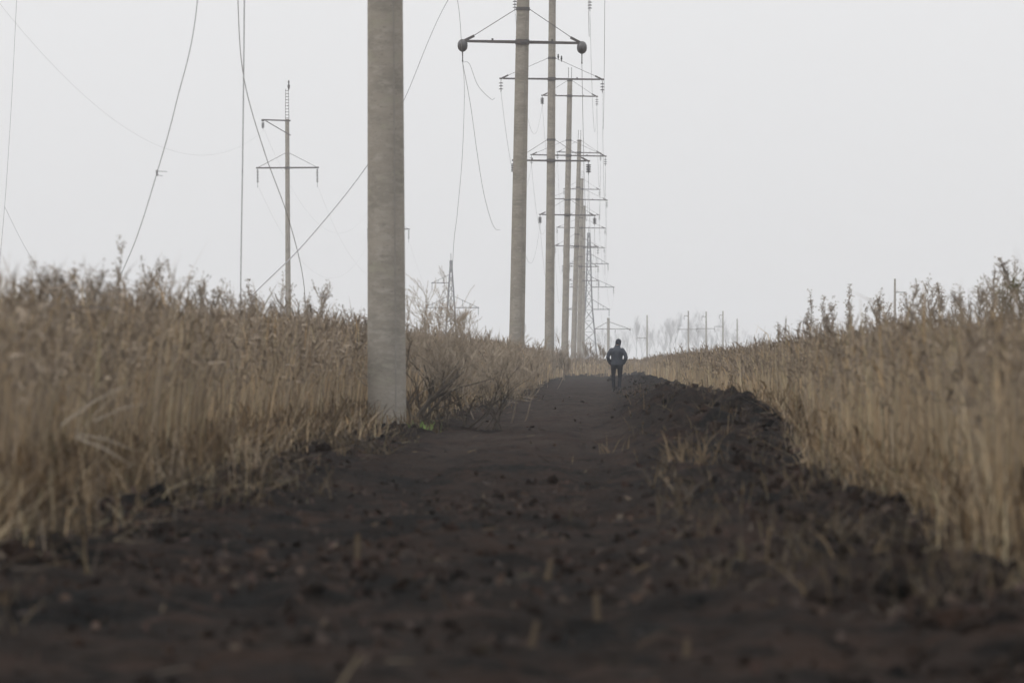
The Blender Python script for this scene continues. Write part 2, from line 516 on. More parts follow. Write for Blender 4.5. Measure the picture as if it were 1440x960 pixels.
def bed(side):
    left = side == 'left'
    edge = edge_left if left else edge_right
    sgn = -1 if left else 1
    pw = (.2, .24, .22, .08, .16, .10) if left else (.30, .22, .10, .14, .10, .14)
    hh = 1.40 if left else 1.14
    parts = []
    zones = [  # y0, y1, density, inner, depth, width, leaves, plume
        (16, 45, 230, 0, 2.2, .0095, 1, 3),
        (16, 45, 60, 2.2, 4.5, .008, 1, 4),
        (45, 100, 145, 0, 2.4, .0105, 1, 4),
        (45, 100, 22, 2.4, 9, .009, 2, 4),
        (100, 210, 60, 0, 2.6, .014, 1, 4),
        (100, 210, 6, 2.6, 16, .016, 1, 3),
        (210, 430, 14, 0, 3.5, .024, 1, 3),
        (210, 430, 1.1, 3.5, 34, .05, 1, 3),
    ]
    for i, (y0, y1, dn, inn, dp, w, lf, pl) in enumerate(zones):
        x, y, d = scatter(y0, y1, dn, dp, edge, sgn, inner=inn)
        k = in_view(x, y)
        # ragged front: thin out towards the edge in clumps
        k &= rng.random(len(x)) < np.clip(.25 + d*2.2 + 1.2*fbm(x/.5, y/1.0, 41+i, 2), .03, 1)
        if left: k &= y > 27
        if left:    # trodden open patch round the first pole
            k &= ~((y > 77) & (y < 93) & (x > -3.75) & (x < -1.8))
        x, y, d = x[k], y[k], d[k]
        h = hh*(.98 + .17*fbm(x/1.1, y/2.2, 51, 3) + .11*rng.normal(size=len(x)))
        h *= .72 + .28*sm(0, .7, d+.25*rng.normal(size=len(x)))
        if left: h *= 1 - .08*(1-sm(30, 60, y))
        wv = w*rng.uniform(.6, 1.5, len(x))
        parts.append(reed_np(x, y, np.clip(h, .3, hh*1.22), wv, .085 if left else .06, .09 if left else -.02, lf, pl, pw, 100+i+(0 if left else 50)))
    # low broken growth along the ragged front
    for (y0, y1, dn, w) in ((16, 60, 60, .007), (60, 160, 26, .011)):
        n = int((y1-y0)*.9*dn)
        y = rng.uniform(y0, y1, n); x = edge(y) + sgn*(rng.random(n)*.9-(.5 if left else .25))
        k = in_view(x, y) & (rng.random(n) < np.clip(.4+1.6*fbm(x/.4, y/.9, 61, 2), .05, 1))
        if left: k &= ~((y > 76) & (y < 93) & (x > -3.75) & (x < -1.6))
        x, y = x[k], y[k]
        parts.append(reed_np(x, y, rng.uniform(.08, .5, len(x)), w*rng.uniform(.7, 1.5, len(x)), .22, 0, 2, 0, pw, 300+int(y0)+(0 if left else 7)))
    # dead leaves added under the stems, coloured dark for shade inside the bed
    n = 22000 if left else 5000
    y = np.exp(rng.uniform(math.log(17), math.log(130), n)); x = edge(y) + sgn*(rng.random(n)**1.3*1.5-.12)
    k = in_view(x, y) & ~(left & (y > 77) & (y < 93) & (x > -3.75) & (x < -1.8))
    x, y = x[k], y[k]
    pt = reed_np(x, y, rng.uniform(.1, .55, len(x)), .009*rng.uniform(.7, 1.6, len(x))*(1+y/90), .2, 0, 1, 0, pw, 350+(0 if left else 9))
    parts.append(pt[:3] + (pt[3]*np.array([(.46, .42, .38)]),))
    V, F, C = merge(parts)
    o = link('reed_bed', np_mesh('reed_bed', V, F, C), M['stalk'])
    return o

tag(bed('left'), 'dense tall brown dry reeds growing on the pole side of the track', 'reeds', kind='stuff')
tag(bed('right'), 'dense tan dry reeds growing behind the spoil bank', 'reeds', kind='stuff')

# far reeds closing the end of the track and the field out to the haze
parts = []
for (y0, y1, dn, xa, xb, w, h) in ((366, 394, 1.2, -6, 6, .04, .6), (392, 470, 5, -14, 26, .05, 1.1), (470, 760, .55, -60, 60, .12, 1.15), (760, 1500, .11, -130, 130, .3, 1.2)):
    n = int((y1-y0)*(xb-xa)*dn)
    y = rng.uniform(y0, y1, n); x = rng.uniform(xa, xb, n)
    k = in_view(x, y); x, y = x[k], y[k]
    hv = h*(1+.12*fbm(x/3, y/20, 71, 3)+.1*rng.normal(size=len(x)))
    parts.append(reed_np(x, y, hv, w*rng.uniform(.6, 1.4, len(x)), .15, 0, 1, 2, (.25, .25, .15, .1, .15, .1), 400+int(y0), z0=-.12))
V, F, C = merge(parts)
tag(link('reed_field', np_mesh('reed_field', V, F, C), M['stalk']), 'pale far reeds closing off the end of the track in haze', 'reeds', kind='stuff')

# low dark weeds on the ragged verge and the bank
n = 30000
y1_ = np.exp(rng.uniform(math.log(17), math.log(170), n)); x1_ = edge_left(y1_) + rng.random(n)*1.25-.2
k1 = rng.random(n) < np.clip(-.25+2.6*fbm(x1_/.5, y1_/1.6, 91, 3), 0, 1)*(1-.6*sm(.3, 1.0, x1_-edge_left(y1_)))
y2_ = np.exp(rng.uniform(math.log(19), math.log(170), n)); x2_ = rng.uniform(.3, 2.4, n)
k2 = rng.random(n) < np.clip(-.35+2.6*fbm(x2_/.45, y2_/1.8, 92, 3), 0, 1)*(.35+.65*sm(.9, 1.7, x2_))*.8
x = np.concatenate([x1_[k1], x2_[k2]]); y = np.concatenate([y1_[k1], y2_[k2]])
pt = reed_np(x, y, rng.uniform(.04, .3, len(x))*rng.uniform(.5, 1.1, len(x)), .006*rng.uniform(.6, 1.5, len(x))*(1+y/90), .16, 0, 2, 0, (.2, .25, .3, .05, .15, .05), 360)
tag(link('verge_weeds', np_mesh('verge_weeds', pt[0], [pt[1], pt[2]], pt[3]*.32), M['stalk']),
    'low dark dead weeds straggling over the verge and spoil bank', 'weeds', kind='stuff')

# straw bits and plant debris lying on the soil
n = 3400
y1_ = np.exp(rng.uniform(math.log(14), math.log(190), n)); x1_ = rng.uniform(-3.5, 2.5, n)
k = rng.random(n) < (.04 + .6*sm(.9, 1.6, x1_) + .3*np.maximum(fbm(x1_/.8, y1_/2, 81, 2), 0))
x1_, y1_ = x1_[k], y1_[k]
n = 2200
y2_ = np.exp(rng.uniform(math.log(16), math.log(190), n)); sd2 = rng.random(n) < .6
x2_ = np.where(sd2, edge_left(y2_) + .15 + .3*rng.normal(size=n), edge_right(y2_) - .1 + .22*rng.normal(size=n))
x = np.concatenate([x1_, x2_]); y = np.concatenate([y1_, y2_]); n = len(x)
edg = np.concatenate([np.zeros(len(x1_)), np.ones(len(x2_))])
L = rng.uniform(.03, .16, n)*(1+.7*edg); a = rng.uniform(0, 2*np.pi, n); el = np.abs(rng.normal(0, .35, n))
d = np.stack([np.cos(a)*np.cos(el), np.sin(a)*np.cos(el), np.sin(el)], 1)
s = np.stack([-np.sin(a), np.cos(a), 0*a+.6], 1); s /= np.linalg.norm(s, axis=1)[:, None]
p0 = np.stack([x, y, terrain(x, y)+.012], 1); p1 = p0 + d*L[:, None]
o_ = s*(rng.uniform(.0015, .0042, n)*(1+y/90))[:, None]
P = np.stack([p0-o_, p0+o_, p1+o_*.6, p1-o_*.6], 1).reshape(-1, 3)
b = np.arange(n)*4
C = np.repeat(PAL[rng.choice(len(PAL), n)]*(rng.uniform(.12, .38, n) + .08*edg)[:, None], 4, 0)
tag(link('straw_litter', np_mesh('straw_litter', P, [np.stack([b, b+1, b+2, b+3], 1)], C), M['stalk']),
    'broken straw bits strewn over the black soil', 'straw', kind='stuff')
n = 26000
y = np.exp(rng.uniform(math.log(13.5), math.log(150), n)); x = rng.uniform(-3.6, 2.6, n)
k = rng.random(n) < np.clip(.2 + 1.5*fbm(x/.9, y/2.2, 83, 3) + .4*sm(1.0, 1.8, x) + .4*sm(-2.2, -3, x), .04, 1)*(1-.95*sm(-2.8, -2.3, x)*(1-sm(.2, .8, x))*sm(38, 52, y))*(1-.6*sm(50, 70, y))
x, y = x[k], y[k]; n = len(x)
sz = rng.uniform(.008, .034, n)*(1+y/120)
P = np.array([(-1, -.6, 0), (1, -.7, .35), (.8, .7, 0), (-.7, .6, .45)])[None]*sz[:, None, None]*rng.uniform(.5, 1.2, (n, 4, 1))
P = np.einsum('nij,nkj->nki', rand_rot(n), P) + np.stack([x, y, terrain(x, y)+.012], 1)[:, None]
b = np.arange(n)*4
DP = np.array([(.046, .03, .022), (.03, .021, .017), (.058, .043, .031), (.04, .024, .019), (.075, .06, .045)])
C = np.repeat(DP[rng.choice(5, n, p=(.34, .34, .09, .22, .01))]*rng.uniform(.6, 1.2, (n, 1)), 4, 0)
tag(link('plant_debris', np_mesh('plant_debris', P.reshape(-1, 3), [np.stack([b, b+1, b+2, b+3], 1)], C), M['stalk']),
    'brown crumbs of rotten plant debris mixed into the black soil', 'debris', kind='stuff')

# tufts of dead grass on the bank
def tuft(px, py, D, nb, L, colr, spread, label, group=None, name='dead_grass_tuft', material=None):
    p = at(px, py, D); p.z = float(terrain(np.array([p.x]), np.array([p.y]))[0])
    root = MB()
    for i in range(nb):
        a = random.uniform(0, 6.28); l = L*random.uniform(.5, 1.15); t = random.gauss(0, spread)
        b0 = Vector((random.gauss(0, .09), random.gauss(0, .12), -.03))
        d = Vector((math.sin(t), random.gauss(0, .25), math.cos(t))); sv = Vector((math.cos(a)*.3+.7, math.sin(a)*.3, 0))
        w = random.uniform(.005, .011)
        m1 = b0 + d*l*.55; e = b0 + d*l + Vector((math.sin(t)*.3*l, 0, -.12*l))
        root.quad(b0-sv*w, b0+sv*w, m1+sv*w*.8, m1-sv*w*.8); root.tri(m1-sv*w*.8, m1+sv*w*.8, e)
    o = empty(name, p)
    tag(root.build('blades', material or M['straw'], o), kind='stuff')
    return tag(o, label, 'grass', group)

tuft(985, 668, 50, 34, .42, None, .35, 'wide tuft of dead yellowish grass standing on the dark spoil bank')
tuft(955, 650, 54, 14, .36, None, .45, 'thin splayed tuft of dead grass on the dark spoil bank')
tuft(860, 628, 64, 10, .30, None, .3, 'small dead grass tuft where the flat track meets the spoil bank')
tuft(1225, 800, 27, 10, .26, None, .5, 'low dead grass tuft leaning on dark soil below the reeds')
tuft(596, 606, 82, 46, .2, None, .6, 'small bright green grass tuft at the foot of the shrub', name='green_grass_tuft', material=M['green'])

for (px, D, nb, L, lab) in ((524, 83.3, 40, .5, 'clump of dry grass in front of the thick pole, on its reed side'), (548, 83.5, 26, .26, 'short clump of dry grass growing against the front of the thick pole'),
                            (574, 83.6, 36, .45, 'dry grass clump between the thick pole and the shrub')):
    tuft(px, 600, D, nb, L, None, .28, lab)

# ------------------------------------------------------------------ concrete poles of the double line
PX0 = -3.23
POLE_Y = [84.2 + 121.7*i for i in range(7)]
LEAN = [-.25, 1.05, .5, 1.1, 1.6, 1.0, .6, .5]
LEVELS = [(12.6, 2.16), (17.3, 2.92), (22.0, 2.16)]     # crossarm height, half length
TOPZ = 23.3

def r_at(z): return .287 - (.287-.195)*z/TOPZ

def shaft_mesh():
    b = MB()
    prof = [(r_at(z), z) for z in [-.6] + list(np.linspace(0, TOPZ-.05, 30))] + [(r_at(TOPZ)-.03, TOPZ)]
    b.lathe(prof, 28)
    return b.mesh('pole_shaft', True)

def crossarm_mesh(z, half):
    b = MB(); r = r_at(z)
    for s in (-1, 1):
        for f in (-1, 1):   # a pair of channels clasping the pole, meeting at the tip
            b.bar((0, f*(r+.05), z), (s*(half-.12), f*.05, z), .05, .085)
    for f in (-1, 1):
        b.box((0, f*(r+.03), z), (.34, .03, .2))
    for s in (-1, 1):
        b.box((s*half, 0, z), (.18, .14, .09))
        b.bar((s*(half+.02), 0, z-.02), (s*(half-.42), 0, z+.2), .10, .09)
        b.box((s*half*.5, 0, z+.08), (.07, .1, .07))
    b.lathe([(r+.02, z-.09), (r+.02, z+.09)], 20)
    return b.mesh('crossarm')

def tie_mesh(z, half, s):
    b = MB(); za = z+1.2
    b.tube([(s*(half-.3), 0, z+.14), (s*(r_at(za)), 0, za)], .013, 5)
    return b.mesh('tie_rod')

def collar_mesh(z):
    return MB().lathe([(r_at(z)+.018, z-.06), (r_at(z)+.018, z+.06)], 20).mesh('collar')

def insulator_mesh(kind):
    b = MB()
    if kind == 'ball':      # string packed inside rounded dark bells
        b.tube([(0, 0, .05), (0, 0, -.62)], .02, 6)
        b.lathe([(.05, .15), (.13, .1), (.18, .0), (.185, -.1), (.165, -.2), (.11, -.27), (.04, -.31)], 18)
    elif kind == 'pack':
        b.tube([(0, 0, .02), (0, 0, -.78)], .018, 6)
        for i in range(5):
            z = -.14-.1*i
            b.lathe([(.04, z+.05), (.14, z+.01), (.15, z-.035), (.07, z-.045)], 14)
    elif kind == 'long':
        b.tube([(0, 0, .02), (0, 0, -1.75)], .018, 6)
        for i in range(9):
            z = -.16-.135*i
            b.lathe([(.03, z+.05), (.115, z), (.12, z-.03), (.05, z-.04)], 12)
    else:
        b.tube([(0, 0, .02), (0, 0, -.72)], .016, 6)
        for i in range(3):
            z = -.18-.17*i
            b.lathe([(.03, z+.045), (.125, z+.005), (.13, z-.02), (.05, z-.03)], 14)
    b.box((0, 0, -.64 if kind != 'long' else -1.7), (.05, .16, .05))
    return b.mesh('insulator', True)

INS = {k_: insulator_mesh(k_) for k_ in ('ball', 'pack', 'disc', 'long')}
SHAFT = shaft_mesh()
SEAM = []
for a_ in (R(-62), R(118)):
    m_ = MB()
    for z0, z1 in zip(np.linspace(0, 23, 24), np.linspace(0, 23, 24)[1:]):
        m_.bar((math.cos(a_)*r_at(z0), math.sin(a_)*r_at(z0), z0), (math.cos(a_)*r_at(z1), math.sin(a_)*r_at(z1), z1), .022, .012)
    SEAM.append(m_.mesh('casting_seam'))
ARMS = [crossarm_mesh(z, h) for z, h in LEVELS]
TIES = [[tie_mesh(z, h, s) for s in (-1, 1)] for z, h in LEVELS]
COLL = [collar_mesh(z+1.2) for z, h in LEVELS]
ROD = MB().tube([(0, 0, TOPZ-.3), (0, 0, TOPZ+.95)], .022, 5).mesh('lightning_rod')
INSK = {1: ['ball']*6, 2: ['pack', 'pack', 'disc', 'disc', 'disc', 'disc'], 3: ['pack', 'pack', 'disc', 'disc', 'pack', 'disc']}
POLE_LABEL = [
    'thick weathered concrete power pole rising beside the bare shrub',
    'concrete power pole with round dark ball insulators on its lowest crossarm',
    'concrete power pole with two birds on its crossarm tie, third in the row',
    'fourth concrete power pole counted along the row from the shrub',
    'leaning concrete power pole, fifth in the row from the shrub',
    'sixth concrete power pole in the row from the shrub, faded by haze',
    'farthest concrete power pole of the row, just before the lattice tower',
]
PTIP = []
for i, Y in enumerate(POLE_Y):
    lean = R(LEAN[i])
    p = empty('concrete_pole', (PX0, Y, -.05), (0, lean, R(random.uniform(-2, 2))))
    tag(p, POLE_LABEL[i], 'power pole', 'concrete power poles in a row along the track')
    link('shaft', SHAFT, M['concrete'], p)
    for sm_ in SEAM: link('casting_seam', sm_, M['seam'], p)
    rot = Euler((0, lean, 0)).to_matrix()
    tips = {}
    for l, (z, h) in enumerate(LEVELS):
        link('crossarm', ARMS[l], M['steel'], p)
        link('collar', COLL[l], M['steel'], p)
        for si, s in enumerate((-1, 1)):
            link('tie_rod', TIES[l][si], M['steel'], p)
            kd = INSK.get(i, ['disc']*6)[l*2+si]
            io = link('insulator', INS[kd], M['insul'], p)
            io.location = (s*h, 0, z-.08)
            io.rotation_euler = (0, -lean, 0)
            tips[(l, s)] = Vector((PX0, Y, -.05)) + rot @ Vector((s*h, 0, z-.08)) + Vector((0, 0, -.68))
    for s in (-1, 1):
        ro = link('lightning_rod', ROD, M['steel'], p)
        ro.location.x = s*.12
    PTIP.append(tips)

# ------------------------------------------------------------------ lattice towers
def lattice(name, loc, hgt, wfun, arms, label, nlev=13):
    root = empty(name, loc)
    tag(root, label, 'lattice tower')
    zs = [hgt*(1-(1-i/nlev)**1.15) for i in range(nlev+1)]
    corner = lambda sx, sy, z: Vector((sx*wfun(z)/2, sy*wfun(z)/2, z))
    for sx in (-1, 1):
        for sy in (-1, 1):
            b = MB()
            for a, c in zip(zs, zs[1:]): b.bar(corner(sx, sy, a), corner(sx, sy, c), .2)
            b.build('leg', M['galv'], root)
    for f in range(4):
        b = MB()
        for a, c in zip(zs, zs[1:]):
            A, B = [((-1, -1), (1, -1)), ((1, -1), (1, 1)), ((1, 1), (-1, 1)), ((-1, 1), (-1, -1))][f]
            b.bar(corner(*A, a), corner(*B, c), .1); b.bar(corner(*B, a), corner(*A, c), .1)
            b.bar(corner(*A, c), corner(*B, c), .07)
        b.build('bracing', M['galv'], root)
    tips = []
    for (z, s, ln, rise) in arms:
        b = MB(); w = wfun(z)/2
        tip = Vector((s*ln, 0, z))
        for sy in (-1, 1):
            b.bar((s*w, sy*w, z), tip, .17); b.bar((s*wfun(z+rise)/2, sy*wfun(z+rise)/2, z+rise), tip, .09)
            for t in (.35, .65):
                pa = Vector((s*w, sy*w, z)).lerp(tip, t); pb = Vector((s*wfun(z+rise)/2, sy*wfun(z+rise)/2, z+rise)).lerp(tip, t)
                b.bar(pa, pb, .06)
        b.box(tip, (.3, .2, .2))
        b.build('crossarm', M['galv'], root)
        io = link('insulator', INS['long'], M['insul'], root)
        io.location = tip
        tips.append(Vector(loc)+tip+Vector((0, 0, -1.7)))
    MB().tube([(0, 0, hgt-.2), (0, 0, hgt+1.3)], .06, 5).build('lightning_rod', M['galv'], root)
    return tips

TY = FPX/7.1
T1 = lattice('lattice_tower', (PX0, TY, -.1), 26.5, lambda z: max(.5, 3.6-z*(3.6-1.3)/12) if z < 12 else max(.35, 1.3-(z-12)*.065),
             [(z, s, l, 2.0) for (z, l) in ((11.4, 4.0), (15.8, 4.9), (20.4, 3.8)) for s in (-1, 1)],
             'steel lattice tower standing at the far end of the row of concrete poles')
T2Y = FPX/7.4
LX = -29.3
T2 = lattice('lattice_tower', (LX, T2Y, -.1), 20.3, lambda z: max(.28, 2.9-z*.135),
             [(11.3, -1, 5.0, 2.2), (11.3, 1, 5.2, 2.2), (16.0, -1, 3.6, 1.6)],
             'small steel lattice tower seen above the bare shrub', nlev=11)

# ------------------------------------------------------------------ cables
def cable(pts, rad, label, group=None, name='power_cable', n=5):
    c = Vector(pts[0]); c = Vector((c.x, c.y, c.z))
    b = MB().tube([Vector(p)-c for p in pts], rad, n)
    o = b.build(name, M['wire'])
    o.location = c
    return tag(o, label, 'cable', group)

def span(a, b, sag, n=28):
    return [a.lerp(b, t/n) + Vector((0, 0, -4*sag*(t/n)*(1-t/n))) for t in range(n)]

lvname = ['lowest', 'middle', 'topmost']; sdname = {-1: 'reed side', 1: 'track side'}
for l in range(3):
    for s in (-1, 1):
        pts = []
        for i in range(2 if s < 0 else 1, len(POLE_Y)-1):
            pts += span(PTIP[i][(l, s)], PTIP[i+1][(l, s)], 3.9 + .5*random.random())
        e = T1[l*2+(0 if s < 0 else 1)]
        pts += span(PTIP[-1][(l, s)], e, 5.0) + [e]
        cable(pts, .009, 'sagging cable along the pole row, on the %s crossarms at their %s' % (lvname[l], sdname[s]), 'cables strung along the pole row')

# hanging and fallen cables
def spl(keys, n=10):
    """smooth curve through (px,py,D) keys"""
    P = [at(*k_) for k_ in keys]
    P = [P[0]*2-P[1]] + P + [P[-1]*2-P[-2]]
    outp = []
    for i in range(1, len(P)-2):
        for t in range(n):
            u = t/n
            outp.append(.5*((2*P[i]) + (P[i+1]-P[i-1])*u + (2*P[i-1]-5*P[i]+4*P[i+1]-P[i+2])*u*u + (3*P[i]-P[i-1]-3*P[i+1]+P[i+2])*u**3))
    outp.append(P[-2])
    return outp

def px_of(v): s = FPX/v.y; return (VX+v.x*s, VY-(v.z-CAMZ)*s, v.y)
t0 = PTIP[0]; t1 = PTIP[1]
cable(spl([px_of(t0[(0, -1)]), (343.5, -200, 84.3), (343, 0, 84.4), (341, 200, 84.4), (338, 400, 84.3), (338, 512, 84.2), (336, 600, 84)]), .009,
      'broken cable hanging straight down into the reeds beside the thick pole')
cable(spl([px_of(t0[(1, -1)]), (288, -300, 85), (277, 0, 86), (247, 145, 87.5), (220, 243, 89), (192, 332, 90), (163, 402, 91), (120, 520, 92)]), .006,
      'broken cable with a small spacer curving down into the reeds')
sp = MB(); sp.bar((-.02, 0, .03), (.16, 0, .02), .008); sp.bar((-.02, 0, -.03), (.09, .02, -.045), .008); sp.box((0, 0, 0), (.03, .03, .09))
o = sp.build('cable_spacer', M['steel']); o.location = at(220, 243, 89)
o.data.materials[0] = M['wire']
tag(o, 'small metal spacer clamped on the curving broken cable', 'cable clamp')
cable(spl([px_of(t0[(0, -1)]), (330, -220, 86), (334, 0, 92), (343, 112, 98), (372, 215, 106), (403, 300, 112), (424, 380, 118), (430, 445, 122), (431, 540, 124)]), .007,
      'loose cable arcing across the single far pole into the reeds')
q = at(725, -140, 205.7)
cable(spl([px_of(q), (630, 0, 188), (567, 143, 172), (516, 233, 162), (430, 340, 150), (340, 432, 138), (290, 520, 132)]), .015,
      'taut cable slanting down behind the thick pole into the reeds')
cable(spl([px_of(t1[(0, -1)]), (653, 130, 206), (650, 220, 206.5), (643, 300, 207), (637, 360, 207.5), (630, 545, 208)]), .008,
      'broken cable hanging from the ball insulator towards the small lattice tower')
cable(spl([px_of(t1[(0, -1)]), (660, 90, 206.5), (672, 120, 207), (690, 139, 208), (696, 138, 208.3)]), .008,
      'short snapped cable end curling below the ball insulator')
cable(spl([px_of(t1[(0, -1)]), (646, 20, 203), (640, -20, 200), (634, -90, 198), px_of(t1[(1, -1)])]), .008,
      'cable rising from the ball insulator towards the crossarm above it')
cable(spl([px_of(t1[(0, -1)]), (662, 150, 225), (671, 215, 238), (680, 270, 250), (690, 308, 266), (697, 322, 278), (703, 323, 284)]), .009,
      'snapped cable drooping in a long arc from the ball insulator')
cable(spl([(25, -60, 262), (22, 0, 262), (15, 140, 262), (6, 280, 262), (-6, 420, 262), (-12, 540, 262)]), .0095,
      'loose cable hanging at the far edge of the reeds, bowed outwards')
cable(spl([(5, 290, 262.5), (30, 340, 261), (60, 392, 259), (90, 450, 257), (120, 540, 255)]), .009,
      'cable slanting from the bowed hanging cable down into the reeds')
cable(spl([(40, 440, 40), (65, 430, 39), (95, 431, 38.8), (130, 432, 39.4), (160, 435, 40.5), (175, 442, 42.5), (180, 470, 44.5), (182, 600, 45.5)]), .0035,
      'thin dark fallen cable lying across the tops of the brown reeds').data.materials[0] = M['steel']

# ------------------------------------------------------------------ single circuit line on the left
def left_pole(Y, label):
    root = empty('single_line_pole', (LX, Y, -.1), (0, R(-.3), 0))
    tag(root, label, 'power pole', 'power poles of the separate line')
    b = MB(); b.lathe([(.275-.085*z/23.5, z) for z in np.linspace(-.5, 23.5, 14)], 20)
    b.build('shaft', M['concrete'], root, True)
    b = MB()
    for f in (-1, 1):
        for s in (-1, 1): b.bar((0, f*.24, 19), (s*2.66, f*.05, 19), .06, .13)
    for s in (-1, 1): b.box((s*2.76, 0, 19), (.3, .16, .14))
    b.lathe([(.24, 18.9), (.24, 19.1)], 16)
    b.build('crossarm', M['steel'], root)
    for s in (-1, 1):
        MB().tube([(s*2.7, 0, 19.05), (s*.2, 0, 20.35)], .022, 5).build('tie_rod', M['steel'], root)
        io = link('insulator', INS['long'], M['insul'], root); io.location = (s*2.76, 0, 18.95)
    b = MB()
    for f in (-1, 1):
        b.bar((.3, f*.22, 23.35), (-2.25, f*.05, 23.45), .06, .12); b.bar((.3, f*.22, 22.0), (-2.0, f*.05, 23.36), .05, .08)
    b.box((-2.25, 0, 23.4), (.28, .16, .2))
    b.build('upper_bracket', M['steel'], root)
    io = link('insulator', INS['pack'], M['insul'], root); io.location = (-2.25, 0, 23.3)
    b = MB()
    for s in (-1, 1): b.tube([(s*.17, 0, 23.2), (s*.12, 0, 26.3)], .025, 5)
    for i in range(10): b.box((0, 0, 23.6+i*.28), (.34, .05, .05))
    b.build('ladder_top', M['steel'], root)
    MB().lathe([(.03, 26.2), (.1, 26.4), (.12, 26.6), (.05, 26.75), (.09, 26.95), (.03, 27.1)], 10, (.16, 0, 0)).build('finial', M['steel'], root)
    return [Vector((LX-2.76, Y, 17.1)), Vector((LX+2.76, Y, 17.1)), Vector((LX-2.25, Y, 22.4))]

LA = left_pole(526, 'lone slender concrete power pole with a ladder top, standing over the reeds')
LB = left_pole(771, 'power pole almost wholly hidden behind the thick concrete pole')
L0 = [Vector((v.x, 262, v.z)) for v in LA]
for i in range(3):
    pts = (span(L0[i], LA[i], 6.2) if i == 2 else []) + span(LA[i], LB[i], 6.5) + span(LB[i], T2[i], 7) + [T2[i]]
    cable(pts, .0055, 'sagging cable of the separate line, %s' % ['outer end of its wide crossarm', 'inner end of its wide crossarm', 'on its short upper bracket'][i],
          'cables of the separate line')

# ------------------------------------------------------------------ far poles
def far_pole(px, top, D, arm, label, lampside=-1, rad=.15):
    s = FPX/D
    H = CAMZ+(VY-top)/s+.1
    root = empty('distant_pole', ((px-VX)/s, D, -.1))
    tag(root, label, 'pole', 'thin far poles in the haze')
    MB().lathe([(rad*1.15, -.3), (rad, H*.5), (rad*.75, H)], 10).build('shaft', M['concrete'], root, True)
    for (z, x0, x1, drop) in arm:
        b = MB(); b.bar((x0, 0, z), (x1, 0, z), .10)
        b.build('crossarm', M['steel'], root)
        for xe in (x0, x1):
            if abs(xe) > .4:
                io = link('insulator', INS['disc'], M['insul'], root); io.location = (xe, 0, z-.03)
    return root

def zz(py, D): return CAMZ+(VY-py)*D/FPX+.1
for (px, top, D, arms, lab) in [
    (910, 443, 1080, [(475, -14, .5)], 'far thin pole with one left-pointing crossarm just past the walking man'),
    (968, 437, 1020, [(463, -16, 14), (444, -6, .5)], 'far pole with a wide crossarm and small side bracket, first of three close together'),
    (993, 438, 1060, [(462, -14, 12), (445, -6, .5)], 'far pole with a wide crossarm, middle one of three close together'),
    (1016.5, 437, 1100, [(459, -12, 1), (443, -5, .5)], 'far pole with a half crossarm, last of three close together'),
    (1036.5, 448, 1200, [(464, -2, 2)], 'faint short far pole beside the group of three'),
    (1258, 392, 720, [(411, -.5, 16), (422, -2, 2)], 'grey pole with one side arm rising among the tall weeds')]:
    s = FPX/D
    far_pole(px, top, D, [(zz(a[0], D), a[1]/s, a[2]/s, 0) for a in arms], lab, rad=.16 if px < 1200 else .17)
# short pole with a roof-like tie behind the man
D = 1000; s = 8.0
root = empty('distant_pole', ((855.5-VX)/s, D, -.1))
tag(root, 'short stout far pole with a triangular tied crossarm behind the walking man', 'pole', 'thin far poles in the haze')
MB().lathe([(.29, -.3), (.27, 4), (.25, zz(447, D))], 14).build('shaft', M['concrete'], root, True)
za = zz(462.5, D); b = MB(); b.bar((-2.4, 0, za), (3.8, 0, za), .12); b.box((3.8, 0, za-.1), (.25, .2, .3)); b.build('crossarm', M['steel'], root)
for x_ in (-2.3, 3.6): MB().tube([(x_, 0, za+.05), (0, 0, za+1.3)], .05, 5).build('tie_rod', M['steel'], root)
for x_ in (-2.3, 1.2): io = link('insulator', INS['disc'], M['insul'], root); io.location = (x_, 0, za-.03)

# ------------------------------------------------------------------ bare woody plants
def grow(segs, p, d, L, r, lvl, maxl, rnd, spread=.6, up=.25, kids=(3, 5), taper=.62, bend=.16):
    n = 4 if lvl < 2 else 3
    pts = [p.copy()]; rad = [r]
    for i in range(n):
        d = (d + Vector((rnd.gauss(0, bend), rnd.gauss(0, bend), rnd.gauss(0, bend*.6)+up*.25))).normalized()
        p = p + d*(L/n); pts.append(p.copy()); rad.append(r*(1-(1-taper*.6)*(i+1)/n))
    segs.append((lvl, pts, rad))
    if lvl < maxl:
        for k_ in range(rnd.randint(*kids)):
            t = rnd.uniform(.3, 1.0); i = min(int(t*n), n-1)
            b = pts[i].lerp(pts[i+1], t*n-i)
            a = rnd.uniform(0, 6.283)
            o1 = d.orthogonal().normalized(); o2 = d.cross(o1)
            nd = (d*math.cos(spread) + (o1*math.cos(a)+o2*math.sin(a))*math.sin(spread)*rnd.uniform(.6, 1.3) + Vector((0, 0, up))).normalized()
            grow(segs, b, nd, L*rnd.uniform(.45, .75), max(r*(1-t*.4)*.55, .0012), lvl+1, maxl, rnd, spread, up, kids, taper, bend)

def woody(name, loc, stems, maxl, seed, label, cat, matstem, mattwig, group=None, split=1, sides=5, minr=0.002, partnames=('trunk', 'crown'), **kw):
    rnd = random.Random(seed)
    root = empty(name, loc)
    segs = []
    for (p, d, L, r) in stems:
        grow(segs, Vector(p), Vector(d).normalized(), L, r, 0, maxl, rnd, **kw)
    a = MB(); b = MB()
    for lvl, pts, rad in segs:
        if lvl < split:     # each stem a part of its own
            MB().tube(pts, [max(q_, minr) for q_ in rad], sides).build(partnames[0], matstem, root, True)
        else:
            b.tube(pts, [max(q_, minr) for q_ in rad], 3, cap=False)
    tag(b.build(partnames[1], mattwig, root), kind='stuff')
    return tag(root, label, cat, group)

